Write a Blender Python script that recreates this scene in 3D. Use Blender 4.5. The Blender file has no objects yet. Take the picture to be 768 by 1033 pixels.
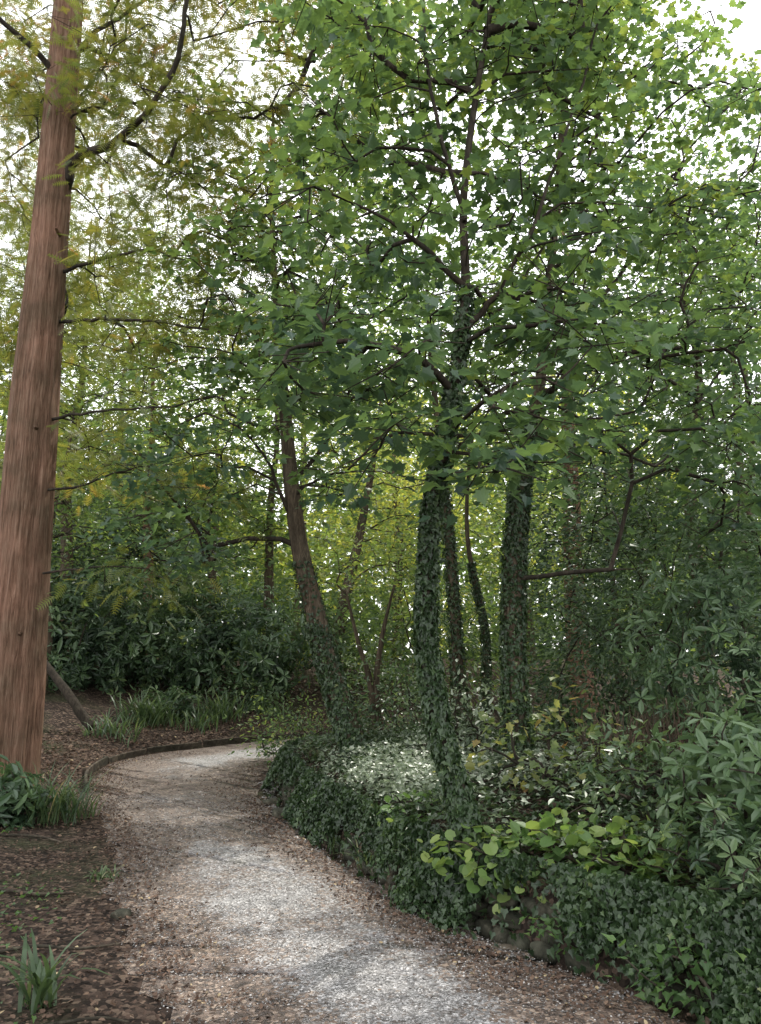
import bpy, bmesh, math
import numpy as np
from mathutils import Vector
rng = np.random.default_rng(11)
col = bpy.context.scene.collection
R = math.radians
# ------------------------------------------------------------------ camera
PITCH = R(11.0); F = 745.0; EYE = 1.6
def ray(px, py):
    u = (px-384)/F; v = (516.5-py)/F
    return np.array([u, math.cos(PITCH)-v*math.sin(PITCH), math.sin(PITCH)+v*math.cos(PITCH)])
def at(px, py, Y):
    d = ray(px, py); return np.array([0, 0, EYE]) + d*(Y/d[1])
def at_many(px, py, Y):
    u = (px-384)/F; v = (516.5-py)/F
    dy = math.cos(PITCH)-v*math.sin(PITCH); dz = math.sin(PITCH)+v*math.cos(PITCH)
    t = Y/dy
    return np.stack([u*t, Y, EYE+dz*t], 1)
def pxr(w, Y):            # half of a width in pixels as metres at distance Y
    return 0.5*w/F*Y
cam = bpy.data.cameras.new('camera'); co = bpy.data.objects.new('camera', cam); col.objects.link(co)
co.location = (0, 0, EYE); co.rotation_euler = (R(90)+PITCH, 0, 0)
cam.sensor_fit = 'VERTICAL'; cam.sensor_height = 36; cam.lens = 36*F/1033; cam.clip_end = 800
bpy.context.scene.camera = co
# ------------------------------------------------------------------ light
SUN_EL, SUN_AZ = R(56), R(32)
SUN = np.array([math.cos(SUN_EL)*math.sin(SUN_AZ), math.cos(SUN_EL)*math.cos(SUN_AZ), math.sin(SUN_EL)])
w = bpy.data.worlds.new('World'); bpy.context.scene.world = w; w.use_nodes = True
nt = w.node_tree; nt.nodes.clear()
out = nt.nodes.new('ShaderNodeOutputWorld'); bg = nt.nodes.new('ShaderNodeBackground')
sky = nt.nodes.new('ShaderNodeTexSky'); sky.sky_type = 'NISHITA'; sky.sun_disc = False
sky.sun_elevation = SUN_EL; sky.sun_rotation = SUN_AZ
mx = nt.nodes.new('ShaderNodeMixRGB'); mx.inputs[2].default_value = (20.5, 20.6, 20.9, 1)
tc = nt.nodes.new('ShaderNodeTexCoord'); nz = nt.nodes.new('ShaderNodeTexNoise'); nz.inputs['Scale'].default_value = 2.2; nz.inputs['Detail'].default_value = 5
rp = nt.nodes.new('ShaderNodeValToRGB'); rp.color_ramp.elements[0].position = .35; rp.color_ramp.elements[0].color = (.6, .6, .6, 1); rp.color_ramp.elements[1].position = .6; rp.color_ramp.elements[1].color = (.95, .95, .95, 1)
nt.links.new(tc.outputs['Generated'], nz.inputs['Vector']); nt.links.new(nz.outputs['Fac'], rp.inputs[0]); nt.links.new(rp.outputs[0], mx.inputs[0])
nt.links.new(sky.outputs[0], mx.inputs[1]); nt.links.new(mx.outputs[0], bg.inputs[0]); bg.inputs[1].default_value = .148
nt.links.new(bg.outputs[0], out.inputs[0])
sl = bpy.data.lights.new('sun', 'SUN'); sl.energy = 5.0; sl.angle = R(.7); sl.color = (1, .95, .86)
so = bpy.data.objects.new('sun', sl); col.objects.link(so); so.rotation_euler = Vector(SUN).to_track_quat('Z', 'Y').to_euler(); so.location = (6, 10, 20)
sc = bpy.context.scene
sc.view_settings.view_transform = 'Standard'; sc.view_settings.look = 'None'; sc.view_settings.exposure = 0
# ------------------------------------------------------------------ materials
def newmat(name):
    m = bpy.data.materials.new(name); m.use_nodes = True; m.node_tree.nodes.clear()
    return m, m.node_tree.nodes, m.node_tree.links
def ramp(nodes, stops):
    r = nodes.new('ShaderNodeValToRGB'); e = r.color_ramp.elements
    while len(e) < len(stops): e.new(.5)
    for k, (p, c) in enumerate(stops): e[k].position = p; e[k].color = (*c, 1)
    return r
def leafmat(name, stops, trans=.4, rough=.42, gain=(2.1, 2.0, 1.25), spec=.4):
    m, N, L = newmat(name)
    o = N.new('ShaderNodeOutputMaterial'); a = N.new('ShaderNodeAttribute'); a.attribute_name = 'tint'
    r = ramp(N, stops); L.new(a.outputs['Fac'], r.inputs[0])
    p = N.new('ShaderNodeBsdfPrincipled'); p.inputs['Roughness'].default_value = rough; p.inputs['Specular IOR Level'].default_value = spec
    L.new(r.outputs[0], p.inputs['Base Color'])
    t = N.new('ShaderNodeBsdfTranslucent'); g = N.new('ShaderNodeMixRGB'); g.blend_type = 'MULTIPLY'; g.inputs[0].default_value = 1; g.inputs[2].default_value = (*gain, 1)
    L.new(r.outputs[0], g.inputs[1]); L.new(g.outputs[0], t.inputs[0])
    x = N.new('ShaderNodeMixShader'); x.inputs[0].default_value = trans
    L.new(p.outputs[0], x.inputs[1]); L.new(t.outputs[0], x.inputs[2]); L.new(x.outputs[0], o.inputs[0])
    return m
def barkmat(name, c0, c1, c2, sxy=18, sz=2.0, bump=.6, dist=.03):
    m, N, L = newmat(name)
    o = N.new('ShaderNodeOutputMaterial'); p = N.new('ShaderNodeBsdfPrincipled'); p.inputs['Roughness'].default_value = .9; p.inputs['Specular IOR Level'].default_value = .15
    tc = N.new('ShaderNodeTexCoord'); mp = N.new('ShaderNodeMapping'); mp.inputs['Scale'].default_value = (sxy, sxy, sz)
    n = N.new('ShaderNodeTexNoise'); n.inputs['Scale'].default_value = 1; n.inputs['Detail'].default_value = 9; n.inputs['Roughness'].default_value = .74; n.inputs['Distortion'].default_value = .9
    L.new(tc.outputs['Object'], mp.inputs[0]); L.new(mp.outputs[0], n.inputs['Vector'])
    n2 = N.new('ShaderNodeTexNoise'); n2.inputs['Scale'].default_value = 2.2; n2.inputs['Detail'].default_value = 6; L.new(tc.outputs['Object'], n2.inputs['Vector'])
    r = ramp(N, [(.34, c0), (.5, c1), (.66, c2)]); L.new(n.outputs['Fac'], r.inputs[0])
    mxx = N.new('ShaderNodeMixRGB'); mxx.blend_type = 'MULTIPLY'; mxx.inputs[0].default_value = .7
    r2 = ramp(N, [(.35, (.5, .58, .5)), (.65, (1.2, 1.12, 1.05))]); L.new(n2.outputs['Fac'], r2.inputs[0])
    L.new(r.outputs[0], mxx.inputs[1]); L.new(r2.outputs[0], mxx.inputs[2]); L.new(mxx.outputs[0], p.inputs['Base Color'])
    b = N.new('ShaderNodeBump'); b.inputs['Strength'].default_value = bump; b.inputs['Distance'].default_value = dist; L.new(n.outputs['Fac'], b.inputs['Height']); L.new(b.outputs[0], p.inputs['Normal'])
    L.new(p.outputs[0], o.inputs[0]); return m
def groundmat():
    m, N, L = newmat('forest_soil')
    o = N.new('ShaderNodeOutputMaterial'); p = N.new('ShaderNodeBsdfPrincipled'); p.inputs['Roughness'].default_value = .95; p.inputs['Specular IOR Level'].default_value = .1
    tc = N.new('ShaderNodeTexCoord')
    v = N.new('ShaderNodeTexVoronoi'); v.inputs['Scale'].default_value = 34; L.new(tc.outputs['Object'], v.inputs['Vector'])
    sp = N.new('ShaderNodeSeparateColor'); L.new(v.outputs['Color'], sp.inputs[0])
    r = ramp(N, [(0, (.014, .011, .009)), (.45, (.034, .025, .02)), (.8, (.075, .052, .04)), (1, (.15, .11, .082))]); L.new(sp.outputs[0], r.inputs[0])
    n = N.new('ShaderNodeTexNoise'); n.inputs['Scale'].default_value = 1.1; n.inputs['Detail'].default_value = 6; L.new(tc.outputs['Object'], n.inputs['Vector'])
    r2 = ramp(N, [(.5, (0, 0, 0)), (.72, (1, 1, 1))]); L.new(n.outputs['Fac'], r2.inputs[0])
    x = N.new('ShaderNodeMixRGB'); L.new(r2.outputs[0], x.inputs[0]); L.new(r.outputs[0], x.inputs[1])
    r3 = ramp(N, [(0, (.02, .019, .011)), (.6, (.03, .037, .017)), (1, (.055, .058, .03))]); L.new(sp.outputs[1], r3.inputs[0]); L.new(r3.outputs[0], x.inputs[2])
    L.new(x.outputs[0], p.inputs['Base Color'])
    b = N.new('ShaderNodeBump'); b.inputs['Strength'].default_value = .7; b.inputs['Distance'].default_value = .03; L.new(v.outputs['Distance'], b.inputs['Height']); L.new(b.outputs[0], p.inputs['Normal'])
    L.new(p.outputs[0], o.inputs[0]); return m
def pathmat():
    m, N, L = newmat('gravel_and_litter')
    o = N.new('ShaderNodeOutputMaterial'); p = N.new('ShaderNodeBsdfPrincipled'); p.inputs['Roughness'].default_value = .5; p.inputs['Specular IOR Level'].default_value = .55
    tc = N.new('ShaderNodeTexCoord')
    v = N.new('ShaderNodeTexVoronoi'); v.inputs['Scale'].default_value = 85; L.new(tc.outputs['Object'], v.inputs['Vector'])
    sp = N.new('ShaderNodeSeparateColor'); L.new(v.outputs['Color'], sp.inputs[0])
    g = ramp(N, [(0, (.085, .081, .079)), (.4, (.165, .159, .155)), (.8, (.28, .272, .266)), (1, (.48, .465, .455))]); L.new(sp.outputs[0], g.inputs[0])
    v2 = N.new('ShaderNodeTexVoronoi'); v2.inputs['Scale'].default_value = 55; L.new(tc.outputs['Object'], v2.inputs['Vector'])
    sp2 = N.new('ShaderNodeSeparateColor'); L.new(v2.outputs['Color'], sp2.inputs[0])
    br = ramp(N, [(0, (.032, .023, .018)), (.5, (.083, .058, .044)), (.85, (.155, .11, .083)), (1, (.28, .215, .165))]); L.new(sp2.outputs[0], br.inputs[0])
    a = N.new('ShaderNodeAttribute'); a.attribute_name = 'tint'
    n = N.new('ShaderNodeTexNoise'); n.inputs['Scale'].default_value = 1.4; n.inputs['Detail'].default_value = 9; n.inputs['Roughness'].default_value = .72; L.new(tc.outputs['Object'], n.inputs['Vector'])
    nm = N.new('ShaderNodeMath'); nm.operation = 'MULTIPLY_ADD'; nm.inputs[1].default_value = 1.7; nm.inputs[2].default_value = -.35; L.new(n.outputs['Fac'], nm.inputs[0])
    ad = N.new('ShaderNodeMath'); ad.operation = 'ADD'; L.new(a.outputs['Fac'], ad.inputs[0]); L.new(nm.outputs[0], ad.inputs[1])
    ad2 = N.new('ShaderNodeMath'); ad2.operation = 'MULTIPLY_ADD'; ad2.inputs[1].default_value = .4; L.new(sp2.outputs[1], ad2.inputs[0]); L.new(ad.outputs[0], ad2.inputs[2])
    f = ramp(N, [(.7, (0, 0, 0)), (1, (1, 1, 1))]); L.new(ad2.outputs[0], f.inputs[0])
    x = N.new('ShaderNodeMixRGB'); L.new(f.outputs[0], x.inputs[0]); L.new(g.outputs[0], x.inputs[1]); L.new(br.outputs[0], x.inputs[2])
    L.new(x.outputs[0], p.inputs['Base Color'])
    b = N.new('ShaderNodeBump'); b.inputs['Strength'].default_value = .7; b.inputs['Distance'].default_value = .014; L.new(v.outputs['Distance'], b.inputs['Height']); L.new(b.outputs[0], p.inputs['Normal'])
    L.new(p.outputs[0], o.inputs[0]); return m
M = {}
M['maple'] = leafmat('maple_leaf', [(0, (.042, .078, .058)), (.35, (.068, .118, .062)), (.7, (.106, .17, .056)), (1, (.19, .235, .062))], .44, .38)  # bluish low stops paint a skylight sheen on the lower leaves
M['ivy'] = leafmat('ivy_leaf', [(0, (.014, .027, .012)), (.5, (.032, .059, .023)), (.85, (.066, .105, .038)), (1, (.15, .17, .07))], .18, .36, spec=.4)
M['pale'] = leafmat('pale_sunlit_leaf', [(0, (.06, .09, .05)), (.5, (.19, .23, .16)), (1, (.42, .45, .37))], .25, .32, (1.3, 1.4, 1.1), spec=.55)  # sunlight put into the paler stops; the laurel's leaves are variegated too
M['redwood_leaf'] = leafmat('redwood_leaf', [(0, (.062, .09, .032)), (.5, (.125, .15, .04)), (.8, (.2, .18, .044)), (1, (.28, .14, .05))], .46)
M['bgleaf'] = leafmat('tree_leaf', [(0, (.035, .064, .036)), (.4, (.075, .124, .05)), (.75, (.135, .19, .056)), (1, (.27, .28, .068))], .48)
M['rhodo'] = leafmat('rhododendron_leaf', [(0, (.017, .035, .021)), (.5, (.04, .074, .037)), (.85, (.072, .12, .055)), (1, (.11, .16, .07))], .26, .38, spec=.5)
M['bluish'] = leafmat('glossy_leaf', [(0, (.024, .047, .026)), (.5, (.053, .095, .048)), (1, (.105, .165, .078))], .27, .38, spec=.48)
M['bright'] = leafmat('fresh_leaf', [(0, (.045, .09, .03)), (.5, (.095, .168, .05)), (1, (.2, .26, .08))], .4)
M['yellow'] = leafmat('yellowing_leaf', [(0, (.055, .1, .035)), (.5, (.12, .16, .055)), (.85, (.24, .235, .08)), (1, (.2, .12, .055))], .36)
M['grass'] = leafmat('strap_leaf', [(0, (.03, .055, .027)), (.5, (.06, .098, .044)), (.9, (.12, .16, .075)), (1, (.28, .22, .12))], .3)
M['litter'] = leafmat('dead_leaf', [(0, (.032, .022, .016)), (.5, (.092, .06, .044)), (.85, (.175, .118, .083)), (1, (.34, .27, .16))], .1, .8, (1.2, 1.1, 1), .15)
M['pebble'] = leafmat('gravel_stone', [(0, (.08, .075, .07)), (.5, (.2, .19, .18)), (1, (.46, .44, .42))], 0.0, .45, (1, 1, 1), .5)
M['redbark'] = barkmat('redwood_bark', (.075, .042, .029), (.215, .126, .088), (.34, .228, .172), 46, 2.2, 1.0, .05)
M['bark'] = barkmat('grey_brown_bark', (.027, .021, .015), (.075, .058, .042), (.15, .12, .09), 22, 4, .7, .02)
M['darkbark'] = barkmat('dark_bark', (.014, .011, .009), (.036, .029, .023), (.07, .058, .045), 22, 4, .5, .01)
M['drystem'] = barkmat('dry_stem', (.05, .034, .025), (.11, .08, .06), (.19, .145, .11), 30, 6, .4, .01)
M['timber'] = barkmat('weathered_timber', (.018, .015, .012), (.045, .037, .029), (.1, .085, .065), 9, 9, .5, .01)
M['stone'] = barkmat('mossy_stone', (.02, .021, .016), (.055, .053, .041), (.12, .112, .088), 7, 7, .6, .02)
M['paleston'] = barkmat('brown_stone', (.06, .048, .038), (.13, .105, .085), (.2, .17, .14), 9, 9, .5, .02)
M['ground'] = groundmat(); M['path'] = pathmat()
# ------------------------------------------------------------------ mesh helpers
def nrmz(a): return a/np.maximum(np.linalg.norm(a, axis=-1, keepdims=True), 1e-9)
class LM:
    def __init__(s): s.V = []; s.L = []; s.T = []; s.A = []; s.n = 0
    def add(s, tm, pos, axis, nrm, size, tint):
        tv, faces = tm
        if len(pos) == 0: return
        y = nrmz(axis); n = nrm-(nrm*y).sum(1, keepdims=True)*y; n = nrmz(n); x = np.cross(y, n)
        v = pos[:, None, :]+size[:, None, None]*(tv[None, :, 0:1]*x[:, None, :]+tv[None, :, 1:2]*y[:, None, :]+tv[None, :, 2:3]*n[:, None, :])
        K = len(tv); N = len(pos)
        fl = np.concatenate([np.array(f) for f in faces]); ft = np.array([len(f) for f in faces])
        s.L.append((fl[None, :]+(s.n+np.arange(N)*K)[:, None]).ravel()); s.T.append(np.tile(ft, N)); s.A.append(np.repeat(tint, K)); s.V.append(v.reshape(-1, 3)); s.n += N*K
    def raw(s, V, Q, tint=.5):
        V = np.asarray(V, float); Q = np.asarray(Q)
        s.V.append(V); s.L.append((Q+s.n).ravel()); s.T.append(np.full(len(Q), Q.shape[1])); s.A.append(np.full(len(V), tint) if np.isscalar(tint) else tint); s.n += len(V)
    def build(s, name, mat, parent=None, base=(0, 0, 0), smooth=False):
        V = np.concatenate(s.V)-np.array(base); L = np.concatenate(s.L).astype(np.int32); T = np.concatenate(s.T); A = np.concatenate(s.A)
        me = bpy.data.meshes.new(name)
        me.vertices.add(len(V)); me.vertices.foreach_set('co', V.astype(np.float32).ravel())
        me.loops.add(len(L)); me.loops.foreach_set('vertex_index', L)
        me.polygons.add(len(T)); st = np.concatenate([[0], np.cumsum(T)[:-1]]).astype(np.int32); me.polygons.foreach_set('loop_start', st)
        me.update(calc_edges=True)
        at_ = me.attributes.new('tint', 'FLOAT', 'POINT'); at_.data.foreach_set('value', np.clip(A, 0, 1).astype(np.float32))
        me.polygons.foreach_set('use_smooth', np.full(len(T), smooth, dtype=bool))
        me.materials.append(mat); me.update()
        o = bpy.data.objects.new(name, me); col.objects.link(o)
        if parent is not None: o.parent = parent
        else: o.location = base
        return o
def tag(o, label=None, cat=None, group=None, kind=None):
    if label: o['label'] = label
    if cat: o['category'] = cat
    if group: o['group'] = group
    if kind: o['kind'] = kind
    return o
def empty(name, loc, label, cat, group=None):
    o = bpy.data.objects.new(name, None); col.objects.link(o); o.location = tuple(float(q) for q in loc); o.empty_display_size = .1
    return tag(o, label, cat, group)
def spline(P, n):
    P = np.asarray(P, float); K = len(P)
    Q = np.vstack([2*P[0]-P[1], P, 2*P[-1]-P[-2]])
    t = np.linspace(0, K-1-1e-6, n); i = t.astype(int); f = (t-i)[:, None]
    p0, p1, p2, p3 = Q[i], Q[i+1], Q[i+2], Q[i+3]
    return .5*((2*p1)+(-p0+p2)*f+(2*p0-5*p1+4*p2-p3)*f**2+(-p0+3*p1-3*p2+p3)*f**3)
def tube(P, r, sides=16, disp=None, ref=(1, 0, 0), cap=True):
    n = len(P); d = nrmz(np.gradient(P, axis=0)); ref = np.array(ref, float)
    x = nrmz(ref-(d*ref).sum(1, keepdims=True)*d); y = np.cross(d, x)
    th = np.arange(sides)*2*np.pi/sides
    rr = np.asarray(r)[:, None]*np.ones(sides)[None, :]
    if disp is not None: rr = rr*disp(np.linspace(0, 1, n)[:, None], th[None, :])
    V = P[:, None, :]+rr[:, :, None]*(np.cos(th)[None, :, None]*x[:, None, :]+np.sin(th)[None, :, None]*y[:, None, :])
    i = np.arange(n-1)[:, None]*sides; j = np.arange(sides)[None, :]; j2 = (j+1) % sides
    Q = np.stack([i+j, i+j2, i+sides+j2, i+sides+j], -1).reshape(-1, 4)
    V = V.reshape(-1, 3)
    if cap and sides % 2 == 0:
        V = np.vstack([V, P[-1:], P[:1]]); a = (n-1)*sides
        jj = np.arange(0, sides, 2)
        c1 = np.stack([a+jj, a+(jj+1) % sides, a+(jj+2) % sides, np.full(len(jj), n*sides)], 1)
        c0 = np.stack([(jj+2) % sides, (jj+1) % sides, jj, np.full(len(jj), n*sides+1)], 1)
        Q = np.vstack([Q, c1, c0])
    return V, Q
def edges_mesh(lm, A, B, ra, rb, sides=6):
    d = nrmz(B-A); A = A-d*ra[:, None]*.3; B = B+d*rb[:, None]*.3
    ref = np.where(np.abs(d[:, 2:3]) > .8, np.array([[1., 0, 0]]), np.array([[0, 0, 1.]]))
    x = nrmz(np.cross(d, ref)); y = np.cross(d, x)
    th = np.arange(sides)*2*np.pi/sides
    ring = np.cos(th)[None, :, None]*x[:, None, :]+np.sin(th)[None, :, None]*y[:, None, :]
    V = np.concatenate([A[:, None, :]+ra[:, None, None]*ring, B[:, None, :]+rb[:, None, None]*ring], 1).reshape(-1, 3)
    j = np.arange(sides); q = np.stack([j, (j+1) % sides, sides+(j+1) % sides, sides+j], 1)
    Q = (q[None]+(np.arange(len(A))*2*sides)[:, None, None]).reshape(-1, 4)
    lm.raw(V, Q)
def build_branches(E, name, mat, parent, base, sides=6):
    A, B, ra, rb, grp = E
    for g in np.unique(grp):          # every limb that leaves the trunk is a part of its own
        m = grp == g; lm = LM(); edges_mesh(lm, A[m], B[m], ra[m], rb[m], sides); lm.build(name, mat, parent, base, True)
# leaf templates
def half2(H, fold=.12, tipdrop=-.12):
    H = np.array(H, float); n = len(H)
    right = np.column_stack([H[:, 0], H[:, 1], fold*np.abs(H[:, 0])*2+tipdrop*H[:, 1]**2])
    left = right[1:-1].copy(); left[:, 0] *= -1
    V = np.vstack([right, left]); f1 = list(range(n)); f2 = [0, n-1]+[n+k for k in range(n-2)][::-1]
    return V, [f1, f2]
MAPLE = half2([(0, 0), (.26, -.1), (.27, .12), (.53, .34), (.3, .43), (.3, .64), (.15, .68), (0, 1)])
IVY = half2([(0, 0), (.3, -.12), (.46, .25), (.24, .42), (0, 1)])
OVAL = half2([(0, 0), (.2, .28), (.19, .62), (0, 1)])
ROUND = half2([(0, .08), (.25, -.08), (.5, .25), (.44, .68), (.2, .9), (0, .95)], .1, -.05)
def multi(fn_list):
    V = []; Fc = []; n = 0
    for v, f in fn_list:
        V.append(v); Fc += [[q+n for q in ff] for ff in f]; n += len(v)
    return np.vstack(V), Fc
def whorl(k=7, width=.15, rise=.25, seed=1):
    g = np.random.default_rng(seed); L = []
    for i in range(k):
        a = 2*np.pi*i/k+g.normal()*.3; ln = 1+g.normal()*.2
        v, f = half2([(0, .05), (width, .4), (width*.9, .72), (0, 1)], .1, -.35)
        v = v*ln; rs = rise+g.normal()*.28
        c, s_ = np.cos(a), np.sin(a)
        v = np.column_stack([v[:, 0]*c-v[:, 1]*s_, v[:, 0]*s_+v[:, 1]*c, v[:, 2]+v[:, 1]*rs]); L.append((v, f))
    return multi(L)
WH = [whorl(7, .13, .25, 1), whorl(6, .16, .1, 2), whorl(8, .12, .5, 3), whorl(4, .16, .2, 4), whorl(5, .15, .7, 5), whorl(3, .17, .1, 6)]
def spray():
    V = []; Fc = []; n = 0
    V += [(-.015, 0, 0), (.015, 0, 0), (0, 1, -.12)]; Fc.append([0, 1, 2]); n = 3
    for k in range(8):
        y = .08+.115*k; ln = .28*math.sin(math.pi*(.22+.7*k/8)); z = -.12*y*y
        for s in (-1, 1):
            V += [(0, y-.035, z), (0, y+.045, z), (s*ln, y+.1, z-.03)]; Fc.append([n, n+1, n+2]); n += 3
    return np.array(V, float), Fc
SPRAY = spray()
# sunlit patches: real gaps in the canopy along the sun's direction
PATCH = [(-.85, 5.55, .9, .8, 0), (-.35, 4.05, .8, .55, 0), (.5, 7.2, 1.2, 1.0, .5), (1.3, 7.8, .7, .7, .6), (-2.0, 7.8, .8, .45, 0), (1.1, 5.3, .7, .35, .5)]
def keep(pos):
    k = np.ones(len(pos), bool)
    for cx, cy, rx, ry, zg in PATCH:
        t = (pos[:, 2]-zg)/SUN[2]; gx = pos[:, 0]-SUN[0]*t; gy = pos[:, 1]-SUN[1]*t
        e = ((gx-cx)/rx)**2+((gy-cy)/ry)**2+rng.normal(0, .15, len(pos))
        k &= ~((e < 1) & (pos[:, 2] > zg+1.2) & (rng.random(len(pos)) < .95))
    return k
def cloud(lm, tm, C, per, Rr, flat, size, tint, up=1.0, jit=.5, droop=.15, tj=.13, cull=True, tz=0, z0=5):
    N = len(C)*per; c = np.repeat(C, per, 0)
    a = rng.random(N)*2*np.pi; rad = Rr*np.sqrt(rng.random(N))*np.repeat(rng.uniform(.6, 1.3, len(C)), per)
    off = np.stack([np.cos(a)*rad, np.sin(a)*rad, rng.normal(0, Rr*flat, N)-.3*rad*rad/Rr], 1)
    tl = np.repeat(rng.normal(0, .22, (len(C), 2)), per, 0); off[:, 2] += off[:, 0]*tl[:, 0]+off[:, 1]*tl[:, 1]
    pos = c+off
    ax = np.stack([np.cos(a), np.sin(a), np.full(N, -droop)], 1)+rng.normal(0, .45, (N, 3))
    nr = np.array([0, 0, up])+rng.normal(0, jit, (N, 3))
    ti = np.repeat(tint+rng.normal(0, .13, len(C)), per)+rng.normal(0, tj, N)+tz*(pos[:, 2]-z0)  # tint by height: painted cool skylight low in the sycamore crowns
    sz = size*rng.uniform(.5, 1.2, N)
    if cull:
        k = keep(pos); pos, ax, nr, ti, sz = pos[k], ax[k], nr[k], ti[k], sz[k]
    lm.add(tm, pos, ax, nr, sz, ti)
# ------------------------------------------------------------------ terrain
BANK = np.array([(3.4, -6), (3.0, 0), (2.4, 1.8), (1.75, 3.4), (1.48, 3.86), (.94, 4.38), (.41, 5.0), (0, 5.85), (-.6, 7.3), (-1.0, 8.6), (-1.3, 10.0), (-1.15, 11.0), (-.3, 11.9), (1.5, 12.8), (5, 14), (12, 16), (60, 30)], float)
PR = np.array([(3.0, -6), (2.6, 0), (2.0, 1.8), (1.33, 3.63), (.74, 4.45), (.1, 5.4), (-.6, 6.8), (-1.18, 8.2), (-1.62, 10.1), (-1.5, 11.2), (-.7, 12.3), (1.0, 13.3), (4.8, 14.5), (12, 16.8)], float)
PL = np.array([(.3, -6), (0, -1), (-.4, 1.5), (-1.0, 3.6), (-1.7, 5.2), (-2.4, 6.9), (-3.5, 9.3), (-3.96, 10.7), (-3.95, 12.2), (-3.2, 13.5), (-1.8, 14.9), (.5, 16.0), (4.5, 17.2), (12, 19.4)], float)
def sdist(x, y, P):       # > 0 on the right-hand side of the line
    best = np.full(x.shape, 1e9); sg = np.zeros(x.shape)
    for a, b in zip(P[:-1], P[1:]):
        d = b-a; L2 = d@d; t = np.clip(((x-a[0])*d[0]+(y-a[1])*d[1])/L2, 0, 1)
        ex = x-a[0]-t*d[0]; ey = y-a[1]-t*d[1]; q = np.hypot(ex, ey); cr = d[1]*(x-a[0])-d[0]*(y-a[1])
        m = q < best-1e-9; best = np.where(m, q, best); sg = np.where(m, np.sign(cr), sg)
    return best*sg
PLX = np.vstack([PL, [(60, 34)]])
BANKS = np.vstack([BANK[:1], spline(BANK[1:15], 90), BANK[15:]])
PLS = np.vstack([spline(PLX[:14], 90), PLX[14:]])
def ss(a, lo, hi):
    t = np.clip((a-lo)/(hi-lo), 0, 1); return t*t*(3-2*t)
def height(x, y):
    x = np.asarray(x, float); y = np.asarray(y, float)
    d = sdist(x, y, BANKS); e = -sdist(x, y, PLS)
    un = .05*np.sin(1.7*x+.6*y)*np.cos(1.3*y-.4*x)+.03*np.sin(3.1*x-2.2*y)
    wd = .3+.16*np.sin(1.9*y+2*x)+.12*np.sin(4.3*y-x)
    hr = (.36+.1*np.sin(2.2*y+.5)*np.sin(1.1*x))*ss(d/np.maximum(wd, .12), 0, 1)+.085*np.clip(d-.2, 0, 6)+un*ss(d, .15, 1)
    gut = -.1*ss(d, -.2, -.08)*(1-ss(d, -.03, .03))       # narrow gutter at the wall foot
    sl_ = .05+.17*ss(y, 9, 12)
    hl = np.minimum(sl_*np.clip(e, 0, 30), .5+.9*ss(y, 9, 13))+un*ss(e, .2, 1.2)
    return np.where(d > 0, hr, np.where(e > 0, hl, 0))+gut
def H(x, y): return float(height(np.array([x]), np.array([y]))[0])
def axis(lo, a, b, hi, step):
    m = np.arange(a, b+1e-6, step); l = a-np.cumsum(.3*1.28**np.arange(40)); l = l[l > lo]; r = b+np.cumsum(.3*1.28**np.arange(40)); r = r[r < hi]
    return np.concatenate([[lo], l[::-1], m, r, [hi]])
gx = axis(-220, -7, 7, 220, .07); gy = axis(-60, 2, 17, 420, .07)
X, Y_ = np.meshgrid(gx, gy); Z = height(X.ravel(), Y_.ravel())
V = np.column_stack([X.ravel(), Y_.ravel(), Z]); nx, ny = len(gx), len(gy)
i, j = np.meshgrid(np.arange(nx-1), np.arange(ny-1)); q = (j*nx+i).ravel()
lm = LM(); lm.raw(V, np.stack([q, q+1, q+nx+1, q+nx], 1)); tag(lm.build('ground', M['ground'], smooth=True), 'dark woodland soil with raised bank right of the path', 'ground', kind='structure')
# path
n = 260; a = spline(PL, n); b = spline(PR, n); nc = 31
b = b+rng.normal(0, .025, (n, 2)); a = a+rng.normal(0, .03, (n, 2)); a[:, 0] += .1*np.sin(a[:, 1]*3.1)*np.sin(a[:, 1]*1.3)
t = np.linspace(0, 1, nc)
P2 = a[:, None, :]*(1-t)[None, :, None]+b[:, None, :]*t[None, :, None]
zz = .006+.02*np.sin(np.pi*t)[None, :]*np.ones((n, 1))+.004*rng.normal(size=(n, nc))*np.sin(np.pi*t)[None, :]
V = np.concatenate([P2, zz[:, :, None]], 2).reshape(-1, 3)
lit = np.maximum(ss(.36-t, -.1, .3)*.72, ss(t, .6, .92)*.62)[None, :]*np.ones((n, 1))
lit = lit+.36*ss(P2[:, :, 1], 6.2, 7.2)*(1-ss(P2[:, :, 1], 10, 12.5))
lit = lit+.45*(1-ss(P2[:, :, 1], 3.8, 5.2))*ss(P2[:, :, 0], .35, .85)
i, j = np.meshgrid(np.arange(nc-1), np.arange(n-1)); q = (j*nc+i).ravel()
lm = LM(); lm.raw(V, np.stack([q, q+1, q+nc+1, q+nc], 1), lit.ravel()); tag(lm.build('path', M['path'], smooth=True), 'pale gravel path curving left then behind the ivy bank', 'path', kind='structure')
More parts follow.
